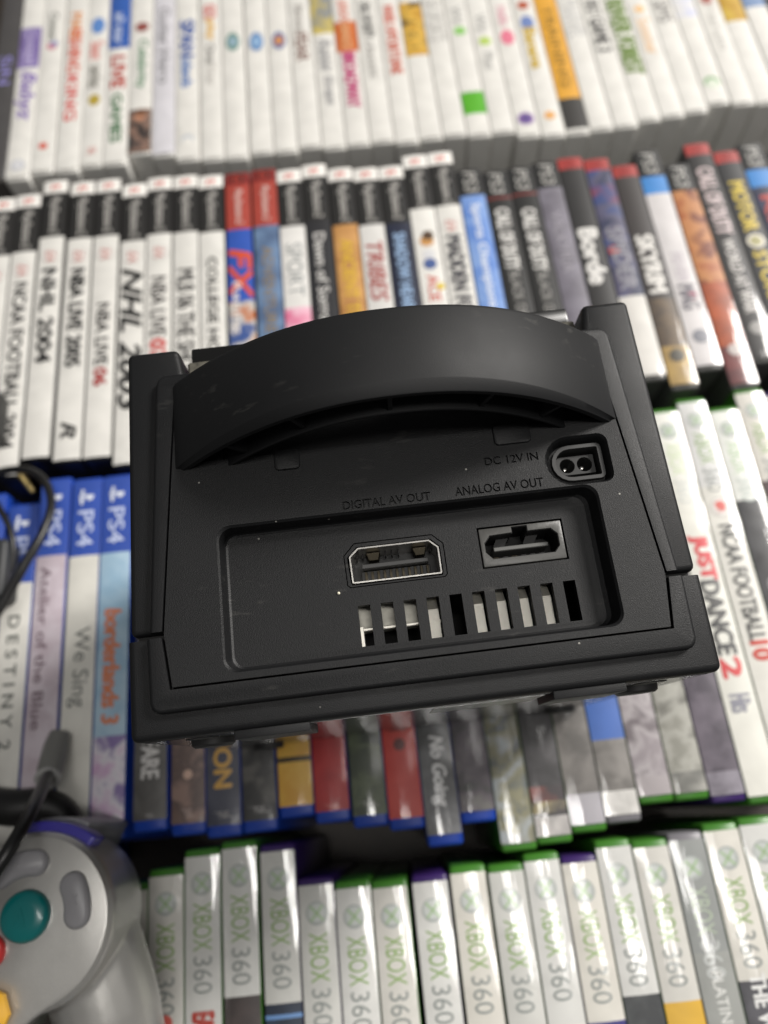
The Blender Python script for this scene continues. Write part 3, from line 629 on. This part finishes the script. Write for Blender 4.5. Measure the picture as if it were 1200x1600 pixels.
# ---- power socket
GP = mat('grey_socket_plastic', (.04, .04, .04), rough=.35)
BP = mat('black_socket_plastic', (.012, .012, .012), rough=.3)
SV = mat('socket_metal', (.72, .70, .66), rough=.28, metal=1.0, var=.15, var_scale=400)
sock = attach(part('power_socket', ring_bm(offs(dc1, .15), offs(dc1, 1.15), -16, .2), mat('grey_ring_plastic', (.06, .06, .06), rough=.35)))
ins = [(49.0 + x, 5.6 + y) for x, y in [(-3.2 + 2.4 * math.cos(math.radians(a)) - 0, 2.7 * math.sin(math.radians(a))) for a in range(90, 271, 20)]] + [(55.0, 2.9), (55.0, 8.3)]
o = part('pin_block', prism_bm(ins, -16, -2.2), GP)
for cx_ in (47.3, 52.2): cut(o, prism_bm(circ(cx_, 5.6, 2.15, 24), -12, 0))
attach(o, sock)
for cx_ in (47.3, 52.2): attach(part('pin', prism_bm(circ(cx_, 5.6, .55, 12), -13, -5, .2, 2), SV), sock)
attach(part('back_wall', prism_bm(offs(dc1, .1), -17.5, -16), DK), sock)
# ---- digital port
fl = offs(hd_out, .28)
fli = [(-17.0, -12.9), (-14.1, -10.2), (6.3, -10.2), (8.7, -12.6), (8.7, -19.8), (8.4, -20.7), (-16.3, -20.7), (-16.6, -19.8)]
dp = attach(part('digital_port', ring_bm(fl, offs(hd_rim, 0)[:0] or fli, -14, BF - .05), CP))
rim8 = [(-16.4, -12.8), (-13.8, -10.5), (5.9, -10.5), (8.3, -12.8), (8.3, -19.8), (8.1, -20.3), (-16.0, -20.3), (-16.2, -19.8)]
attach(part('metal_shell', ring_bm(rim8, offs(rim8, .38), -14.5, BF + .12), SV), dp)
attach(part('back_wall', prism_bm(rim8, -15.5, -14.2), mat('port_back_plastic', (.02, .02, .02), rough=.5)), dp)  # back wall in one even dark grey
attach(part('tongue', box_bm(-13.2, 5.3, -15.9, -14.6, -14.3, -6.6, .2, 1), GP), dp)
attach(part('tongue_base', box_bm(-13.6, 5.8, -18.9, -15.95, -14.3, -9.4, .2, 1), BP), dp)
CM = mat('dull_contact_metal', (.06, .052, .038), rough=.5, metal=1.0)
for i in range(11):
    x = -12.6 + 1.72 * i
    attach(part('contact', box_bm(x, x + .75, -18.95, -16.3, -9.5, -8.7, .1, 1), CM), dp)
for x in (-11.8, 1.2):
    attach(part('spring_clip', prism_bm([(x, -10.95), (x + 4.2, -10.95), (x + 3.4, -13.4), (x + .8, -13.4)], -13.5, -8.5, .2, 1), CM), dp)
for x in (-14.6, -12.9, -6.4, -4.6, -2.8, 6.2):
    attach(part('shell_slit', box_bm(x, x + .35, -12.4, -10.95, -12, -9.2), DK), dp)
# ---- analog port
an_in = [(20.9, -13.3), (22.7, -11.3), (28.9, -11.1), (28.9, -9.5), (33.4, -9.5), (33.4, -11.1), (39.8, -11.1), (41.5, -12.9), (41.5, -16.3), (39.9, -18.1), (22.7, -18.1), (20.9, -16.0)]
o = part('analog_port', box_bm(19.85, 42.75, -20.05, -9.25, -16, BF - .1, .25, 2), mat('grey_port_frame', (.075, .074, .07), rough=.38, bump=(900, .3, .0002)))
cut(o, prism_bm(an_in, -15, 0)); ap = attach(o)
attach(part('socket_shade', ring_bm(offs(an_in, .03), offs(an_in, .2), -14.9, BF - .5), DK), ap); attach(part('back_wall', prism_bm(offs(an_in, .25), -14.9, -14.5), DK), ap)  # added near-black ring and floor, painting the deep shade inside the grey socket
attach(part('tongue', box_bm(23.7, 39.1, -15.3, -14.1, -15, -7.0, .2, 1), mat('grey_tongue', (.13, .13, .125), rough=.4)), ap)
for i in range(6):
    x = 23.9 + 2.6 * i
    attach(part('contact', box_bm(x, x + 1.5, -17.9, -16.2, -14.9, -10.5), CM if i in (0, 2) else mat('dark_contact', (.05, .05, .05), rough=.4, metal=.6)), ap)
for x in (25.2, 33.6):
    attach(part('guide_rib', prism_bm([(x, -11.3), (x + 3.4, -11.3), (x + 2.0, -13.6), (x - 1.2, -13.6)], -15, -9.2), BP), ap)
# ---- metal shielding seen through the vents
SH = mat('galvanised_shield', (.92, .89, .8), rough=.4, metal=.5, var=.07, var_scale=200, bump=(900, .12, .0002))
vs_ = attach(part('vent_shield', prism_bm([(-18, -31.6), (6.5, -31.6), (6.5, -24), (-18, -24)], -13, -12, .2, 1), mat('shaded_shield', (.36, .35, .31), rough=.5, metal=.9, var=.3, var_scale=300)))  # same shield metal in a darker copy, its dimness put into the colour
attach(part('shield_lip', prism_bm([(-18, -32.8), (6.5, -32.8), (6.5, -31.9), (-18, -31.9)], -13, -8, .2, 1), SH), vs_)
attach(part('shield_edge', box_bm(-15.6, -14.6, -38, -31.6, -13, -7, .1, 1), SH), vs_)
for i, x in enumerate((3.2, 15.5, 21.7, 27.9, 34.1)):
    bm = bmesh.new()
    q = [(x - .2, -39, -6.9), (x + 2.9, -39, -6.9), (x + 2.9, -29.2, -7.0), (x - .2, -29.2, -7.0), (x + 2.9, -25, -10.2), (x - .2, -25, -10.2)]
    V = [bm.verts.new(Vector(p) * S) for p in q]
    bm.faces.new((V[0], V[1], V[2], V[3])); bm.faces.new((V[3], V[2], V[4], V[5]))
    bmesh.ops.solidify(bm, geom=bm.faces[:], thickness=.5 * S)
    attach(part('shield_fin', bm, SH), vs_)
attach(part('vent_backing', box_bm(-62, 62, -41.5, -22, -34, -32), DK), vs_)
bmf = bmesh.new(); bmesh.ops.create_icosphere(bmf, subdivisions=2, radius=.42 * S)
bmesh.ops.translate(bmf, verts=bmf.verts, vec=Vector((-20.2, -22.4, BF + .1)) * S)
attach(part('paint_fleck', bmf, mat('pale_fleck', '#e8e2cc', rough=.6)))
# ---- carrying handle: a bow, hollow from below, ribbed inside
def wout(u): return max(31.2 * (1 - (abs(u) / 62.2) ** 2.2), -2.0)
def nrm(u):
    e = .05; d = (31.2 * (1 - (min(abs(u) + e, 62.2) / 62.2) ** 2.2) - 31.2 * (1 - (max(abs(u) - e, 0) / 62.2) ** 2.2)) / (2 * e)
    if u < 0: d = -d
    n = Vector((-d, 1)); return n.normalized()
loops = []; NU = 72; secs = []
for i in range(NU + 1):
    t = -1 + 2 * i / NU
    u = 62.0 * math.sin(t * math.pi / 2) * .5 + 62.0 * t * .5
    k = (abs(u) / 62.0) ** 2
    n = nrm(u); w0 = wout(u)
    vt = 42.6 + .6 * k; vc = 21.4 - 4.9 * k; ve = 18.1 - 2.3 * k
    sec = [(vt, 1.6), (vt - .45, .55), (vt - 1.6, 0), (vc + .3, 0), (vc, .06), (ve + .5, 1.0), (ve + .1, 1.25), (ve, 1.7), (ve, 2.6), (ve + .4, 3.0), (vt - 4, 3.0), (vt - 4, 9.9), (ve - .4, 9.9), (ve - .6, 10.1), (ve - .6, 10.7), (vt, 11.0)]
    L = []
    for v, off in sec:
        uu = u - n.x * off; ww = w0 - n.y * off
        L.append((uu * 1.027 + .6, v - .5, max(ww, -.8 + .004 * off)))
    loops.append(L); secs.append((u, n, w0, vt, ve))
HB = part('handle', loft_bm(loops), HP, angle=28); HD = attach(HB)
for ur in (-46, -27.5, -2.0, 24.5, 44):
    n = nrm(ur); w0 = wout(ur); k = (abs(ur) / 62) ** 2; ve = 18.1 - 2.3 * k
    tdir = Vector((-n.y, n.x)) * .55
    p = []
    for off in (2.2, 9.9):
        for s in (-1, 1): p.append(((ur - n.x * off + s * tdir.x) * 1.027 + .6, w0 - n.y * off + s * tdir.y))
    bm = bmesh.new(); lo_ = [bm.verts.new(Vector((a, ve - .2, b)) * S) for a, b in (p[0], p[1], p[3], p[2])]
    hi_ = [bm.verts.new(Vector((a, 39.4, b)) * S) for a, b in (p[0], p[1], p[3], p[2])]
    bm.faces.new(lo_); bm.faces.new(hi_)
    for i in range(4): bm.faces.new((lo_[i], lo_[(i + 1) % 4], hi_[(i + 1) % 4], hi_[i]))
    attach(part('rib', bm, CP), HD)
# ---- top, bottom and front of the console (mostly out of sight)
attach(part('top_lid', box_bm(-57.2, 58.2, 52.9, 58.4, -146, -6.5, .8, 2), mat('lid_black', (.006, .006, .006), rough=.3)))
DU = mat('dusty_plastic', (.075, .07, .055), rough=.75, var=.5, var_scale=500)
attach(part('lid_hinge', box_bm(-57.9, 58.9, 46.25, 52.7, -146, -4.6, .5, 1), DU))
GB = mat('console_underside', (.006, .006, .006), rough=.2, spec=.4)
BT = attach(part('bottom_plate', box_bm(-72.5, 72.5, -55.12, -54.6, -146, -3.0), GB))
for x0, x1 in ((-50.0, -30.7), (31.7, 50.7)):
    attach(part('port_cover', box_bm(x0, x1, -57.0, -53.6, -24, -1.3, .35, 2), CP), BT)
attach(part('rating_label', box_bm(1.2, 30.6, -55.3, -55.05, -30, -6.5), mat('silver_label', (.15, .15, .145), rough=.35, metal=.2, var=.6, var_scale=400)), BT)
for u in (-60, 60):
    for wq in (-24, -128):
        attach(part('rubber_foot', (lambda u=u, wq=wq: loft_bm([[(u + r * math.cos(a), v, wq + r * math.sin(a)) for a in [2 * math.pi * i / 20 for i in range(20)]] for v, r in ((-55.0, 6.2), (-56.6, 6.0), (-57.2, 5.2))]))(), mat('foot_rubber', (.015, .015, .015), rough=.6)), BT)
    attach(part('screw_well', (lambda u=u: loft_bm([[(u + r * math.cos(a), v, -11 + r * math.sin(a)) for a in [2 * math.pi * i / 20 for i in range(20)]] for v, r in ((-55.0, 4.5), (-55.3, 4.4))]))(), DK), BT)
FP = attach(part('front_panel', prism_bm(rrect(-62, 62, -22, 44.6, 6, 5), -156.2, -148.4, 1.2, 2), mat('front_grey', (.05, .05, .055), rough=.4)))
for u in (-44, -15, 15, 44):
    attach(part('controller_socket', prism_bm(circ(u, 4, 9.2, 24), -156.5, -155.9), DK), FP)

# ------------------------------------------------------------------ the game controller at the lower left
ctl = empty('game_controller', wl(-174.3, -18.5, 1.4))
ctl.rotation_euler = (0, 0, math.radians(-2))
tag(ctl, 'silver game controller with teal round button lying on the game cases', 'game controller')
SVP = mat('silver_plastic', (.52, .51, .485), rough=.33, metal=.75, var=.08, bump=(2600, .35, .00012))
def blob(parts_):
    bm = bmesh.new()
    for kind, *a in parts_:
        b2 = None
        if kind == 'disc':
            cx_, cy_, r, z0, z1, rb = a
            loops_ = [lp(circ(cx_, cy_, rr, 40), zz) for rr, zz in ((r * .55, z0), (r * .82, z0 + 3), (r * .97, z0 + 10), (r, (z0 + z1) / 2), (r, z1 - rb), (r - rb * .3, z1 - rb * .3), (r - rb, z1))]
            b2 = loft_bm(loops_)
        elif kind == 'tube': b2 = tube_bm(a[0], a[1], 24, True, 8)
        elif kind == 'box': b2 = box_bm(*a)
        bmesh.ops.recalc_face_normals(b2, faces=b2.faces)
        me = bpy.data.meshes.new('x'); b2.to_mesh(me); b2.free(); bm.from_mesh(me); bpy.data.meshes.remove(me)
    return bm
grip = lambda s: ('tube', [(s * 44, 6, 34), (s * 51, -12, 33), (s * 57.5, -32, 29), (s * 62, -52, 23), (s * 64.5, -70, 16), (s * 65, -80, 12.5)], [13, 18.5, 18.2, 16, 12.8, 9.5])
sb = blob([('disc', 38.5, 0, 29, 14, 57.5, 3), ('disc', -38.5, 0, 29, 14, 57.5, 3), ('box', -40, 40, -12, 24, 18, 54, 5, 3),
           ('disc', 20, -27, 17, 18, 52, 4), ('disc', -20, -27, 17, 18, 52, 4), grip(1), grip(-1)])
shell = obj('shell', sb, SVP, ctl)
rm = shell.modifiers.new('r', 'REMESH'); rm.mode = 'VOXEL'; rm.voxel_size = .0011
sm_ = shell.modifiers.new('s', 'SMOOTH'); sm_.iterations = 7; sm_.factor = .5
dg = bpy.context.evaluated_depsgraph_get(); nm = bpy.data.meshes.new_from_object(shell.evaluated_get(dg)); shell.modifiers.clear(); shell.data = nm; nm.shade_smooth()
if not nm.materials: nm.materials.append(SVP)
def half(s):
    ar = lambda cx_, cy_, r, a, b, n: [(cx_ + r * math.cos(math.radians(a + (b - a) * i / n)), cy_ + r * math.sin(math.radians(a + (b - a) * i / n))) for i in range(n + 1)]
    p = [(0, 22)] + ar(38.5, 0, 27.6, 125, -70, 30) + [(43, -28.6), (38.5, -32.5)] + ar(20, -27, 16, -25, -150, 12)
    return p
hp = half(1)
fpoly = hp + [(-x, y) for x, y in hp[::-1] if x > .01]
obj('face_plate', prism_bm(fpoly, 50, 57.6, .9, 3, sel=lambda e: all(v.co.z > .057 for v in e.verts)), SVP, ctl, angle=40)
def dome(name, cx_, cy_, r, z0, h, m, parent=ctl):
    loops_ = [lp(circ(cx_, cy_, r, 40), z0), lp(circ(cx_, cy_, r, 40), z0 + h * .55), lp(circ(cx_, cy_, r * .96, 40), z0 + h * .8), lp(circ(cx_, cy_, r * .85, 40), z0 + h * .93), lp(circ(cx_, cy_, r * .5, 40), z0 + h)]
    return obj(name, loft_bm(loops_), m, parent, angle=50)
FZ = 57.0
def glyph(s, cx_, cy_, sz, z, m, parent):
    vs, fs = text2d(s, .01, 0); bm = bmesh.new()
    V = [bm.verts.new(((cx_ + (x - .5) * sz * .8) * S, (cy_ + (y - .5) * sz) * S, z * S)) for x, y in vs]
    F_ = [bm.faces.new([V[i] for i in f]) for f in fs]
    r = bmesh.ops.extrude_face_region(bm, geom=F_)
    for g in r['geom']:
        if isinstance(g, bmesh.types.BMVert): g.co.z += .25 * S
    return obj('engraved_letter', bm, m, parent)
TEAL = mat('teal_button', (.0, .165, .165), rough=.3, coat=.3)
A_ = dome('button', 38.0, 2.0, 8.3, FZ - 1, 6, TEAL); A_['label'] = 'large round teal button'
glyph('A', 37.2, 2.2, 6.0, FZ + 4.95, TEAL, A_)
def cl(x, y, z):
    p = ctl_inv @ (wl(*at(x, y, z))); return p.x / S, p.y / S
bpy.context.view_layer.update(); ctl_inv = ctl.matrix_world.inverted()
bx_, by_ = cl(-23, 1490, 62); sx_, sy_ = cl(-24, 1588, 62)
B_ = dome('button', bx_, by_, 5.6, FZ - 1, 5, mat('red_button', (.52, .03, .03), rough=.3, coat=.3)); B_['label'] = 'round red button'
def kidney(a0, a1, rc, hw, z0, h, m, cx_=38.0, cy_=2.0):
    """button bent round the big one"""
    def outline(d):
        pts = []; n = 12
        for i in range(n + 1):
            a = math.radians(a0 + (a1 - a0) * i / n); pts.append((cx_ + (rc + hw - d) * math.cos(a), cy_ + (rc + hw - d) * math.sin(a)))
        for i in range(1, 8):
            b = math.radians(a1) + math.pi * i / 8; pts.append((cx_ + rc * math.cos(math.radians(a1)) + (hw - d) * math.cos(b), cy_ + rc * math.sin(math.radians(a1)) + (hw - d) * math.sin(b)))
        for i in range(n + 1):
            a = math.radians(a1 - (a1 - a0) * i / n); pts.append((cx_ + (rc - hw + d) * math.cos(a), cy_ + (rc - hw + d) * math.sin(a)))
        for i in range(1, 8):
            b = math.radians(a0) + math.pi + math.pi * i / 8; pts.append((cx_ + rc * math.cos(math.radians(a0)) + (hw - d) * math.cos(b), cy_ + rc * math.sin(math.radians(a0)) + (hw - d) * math.sin(b)))
        return pts
    return obj('button', loft_bm([lp(outline(0), z0), lp(outline(0), z0 + h * .6), lp(outline(.5), z0 + h * .85), lp(outline(1.4), z0 + h)]), m, ctl, angle=50)
GRB = mat('grey_button', (.30, .295, .31), rough=.4)
X_ = kidney(-2, 29, 17.6, 4.6, FZ - 1, 4.6, GRB); X_['label'] = 'grey kidney-shaped button right of the teal one'
glyph('X', 55.1, 6.2, 3.4, FZ + 3.55, GRB, X_)
Y_ = kidney(84, 128, 16.6, 4.4, FZ - 1, 4.6, GRB); Y_['label'] = 'grey kidney-shaped button above the teal one'
glyph('Y', 33.3, 17.9, 3.4, FZ + 3.55, GRB, Y_)
# yellow stick, grey stick, cross pad, start
YS = mat('yellow_stick', (.62, .33, .01), rough=.45)
st = obj('yellow_stick', loft_bm([lp(circ(sx_, sy_, r, 8), z) for r, z in ((5, 50), (5, 58), (8.4, 60), (8.4, 62), (6.5, 63))]), YS, ctl, angle=40)
st2 = dome('grey_stick', -38.5, 0, 10, 56, 9, GRB)
obj('cross_pad', prism_bm([(-23, -25), (-17, -25), (-17, -30), (-12, -30), (-12, -24), (-17, -24), (-17, -19), (-23, -19), (-23, -24), (-28, -24), (-28, -30), (-23, -30)][0:0] or [(-23, -35), (-17, -35), (-17, -30), (-12, -30), (-12, -24), (-17, -24), (-17, -19), (-23, -19), (-23, -24), (-28, -24), (-28, -30), (-23, -30)], 50, 56, .5, 2), GRB, ctl)
dome('start_button', 0, 6, 3.4, 52.5, 3, GRB)
# shoulder pieces
PUR = mat('indigo_button', (.055, .045, .34), rough=.3, coat=.2)
def arc_block(name, a0, a1, r0, r1, z0, z1, m, cx_, cy_=0, bev=.8):
    n = 14; pts = [(cx_ + r1 * math.cos(math.radians(a0 + (a1 - a0) * i / n)), cy_ + r1 * math.sin(math.radians(a0 + (a1 - a0) * i / n))) for i in range(n + 1)]
    pts += [(cx_ + r0 * math.cos(math.radians(a1 - (a1 - a0) * i / n)), cy_ + r0 * math.sin(math.radians(a1 - (a1 - a0) * i / n))) for i in range(n + 1)]
    return obj(name, prism_bm(pts, z0, z1, bev, 3), m, ctl, angle=45)
arc_block('shoulder_button', 52, 104, 26.5, 32.2, 44, 53.5, PUR, 38.5)
for s, a0, a1 in ((1, 66, 100), (-1, 80, 114)):
    arc_block('trigger', a0, a1, 20, 32.5, 2, 44, mat('grey_trigger', (.25, .25, .27), rough=.35), s * 38.5, 1, 3)

# ------------------------------------------------------------------ cables and plugs
BLK = mat('black_cable', (.008, .008, .008), rough=.38)
def pz(x, y, z): p = at(x, y, z); return (p.x, p.y, z + FLOOR)
# cord that hangs over the controller, with its grey plug
cord = empty('plug_cord', Vector(pz(88, 1150, 0)) * S)
tag(cord, 'black cord with grey cylindrical plug hanging over the silver controller', 'cable')
def child_world(o, parent):
    o.data.transform(Matrix.Translation(-parent.location)); o.parent = parent; return o
child_world(obj('cord', tube_bm([pz(78, 1206, 18), pz(66, 1232, 38), pz(48, 1268, 58), pz(24, 1312, 68), pz(-8, 1362, 70), pz(-60, 1430, 66), pz(-130, 1500, 50)], 2.5, 12), BLK, None, smooth=True), cord)
PG = mat('grey_plug_plastic', (.17, .17, .16), rough=.35)
pl = child_world(obj('plug', tube_bm([pz(94, 1146, 8), pz(88, 1166, 10), pz(83, 1186, 14), pz(79, 1202, 17), pz(75, 1216, 20)], [4.2, 5.2, 5.4, 5.4, 4.9], 24, True, 5), PG, None, angle=50), cord)
a_ = Vector(pz(75.4, 1214, 19.6)); b_ = Vector(pz(72, 1225, 22.3))
rg = bmesh.new()
ax = (b_ - a_).normalized(); e1 = ax.cross(Vector((1, 0, 0))).normalized(); e2 = ax.cross(e1)
lo2 = []
for d, r in ((0, 5.2), (1.4, 5.3), (2.0, 4.6), (2.0, 3.5), (.4, 3.1)):
    lo2.append([tuple(a_ + ax * d + (e1 * math.cos(2 * math.pi * i / 28) + e2 * math.sin(2 * math.pi * i / 28)) * r) for i in range(28)])
rg.free()
child_world(obj('plug_collar', loft_bm(lo2, cap=False), mat('pale_plug_collar', (.33, .33, .32), rough=.3), None, angle=50), cord)
# thick black lead behind the controller
lead = obj('black_lead', tube_bm([pz(-90, 1215, 9), pz(-30, 1252, 9), pz(20, 1262, 10), pz(62, 1258, 9), pz(94, 1268, 8), pz(112, 1292, 7)], [6.5, 7, 7.5, 7, 6, 5], 16), mat('black_rubber', (.006, .006, .006), rough=.5), None, smooth=True)
tag(lead, 'thick black lead running behind the silver controller', 'cable')
# looped cord at the left edge
loop = empty('looped_cord', Vector(pz(20, 780, 0)) * S)
tag(loop, 'thin black looped cord with adapter block at the left edge', 'cable')
child_world(obj('cord', tube_bm([pz(-60, 1020, 16), pz(-18, 978, 18), pz(14, 926, 20), pz(42, 876, 22), pz(68, 830, 20), pz(80, 788, 16), pz(70, 752, 10), pz(44, 735, 6), pz(12, 735, 4), pz(-24, 746, 4), pz(-70, 760, 4)], 2.1, 10), BLK, None, smooth=True), loop)
child_world(obj('cord', tube_bm([pz(-50, 752, 6), pz(-16, 776, 10), pz(8, 810, 12), pz(20, 848, 12), pz(17, 890, 10), pz(-6, 930, 10), pz(-50, 960, 10)], 1.6, 10), BLK, None, smooth=True), loop)
q0 = Vector(pz(-4, 900, 8)); 
bx = box_bm(-24, 8, -14, 16, -6.5, 9, 3, 3); bmesh.ops.translate(bx, verts=bx.verts, vec=q0 * S)
child_world(obj('adapter_block', bx, mat('adapter_plastic', (.02, .022, .024), rough=.5), None, angle=50), loop)
jk = child_world(obj('jack_tip', tube_bm([pz(30, 738, 3), pz(40, 752, 1), pz(52, 770, -2)], [1.6, 1.8, 1.2], 12), mat('brass', (.55, .42, .18), rough=.35, metal=1), None, smooth=True), loop)
q1 = Vector(pz(-14, 652, 7)); bx = box_bm(-16, 7, -16, 14, -6.5, 14, 5, 3); bmesh.ops.translate(bx, verts=bx.verts, vec=q1 * S)
ad = empty('charger_plug', q1 * S); tag(ad, 'black rounded charger plug at the left edge beside the white cases', 'plug')
child_world(obj('charger_body', bx, mat('charger_plastic', (.01, .01, .01), rough=.45), None, angle=50), ad)
child_world(obj('strain_relief', tube_bm([tuple(q1 + Vector((-2, -15, 2))), tuple(q1 + Vector((-3, -22, 0))), tuple(q1 + Vector((-5, -30, -3)))], [3.2, 2.6, 2.0], 12), BLK, None, smooth=True), ad)
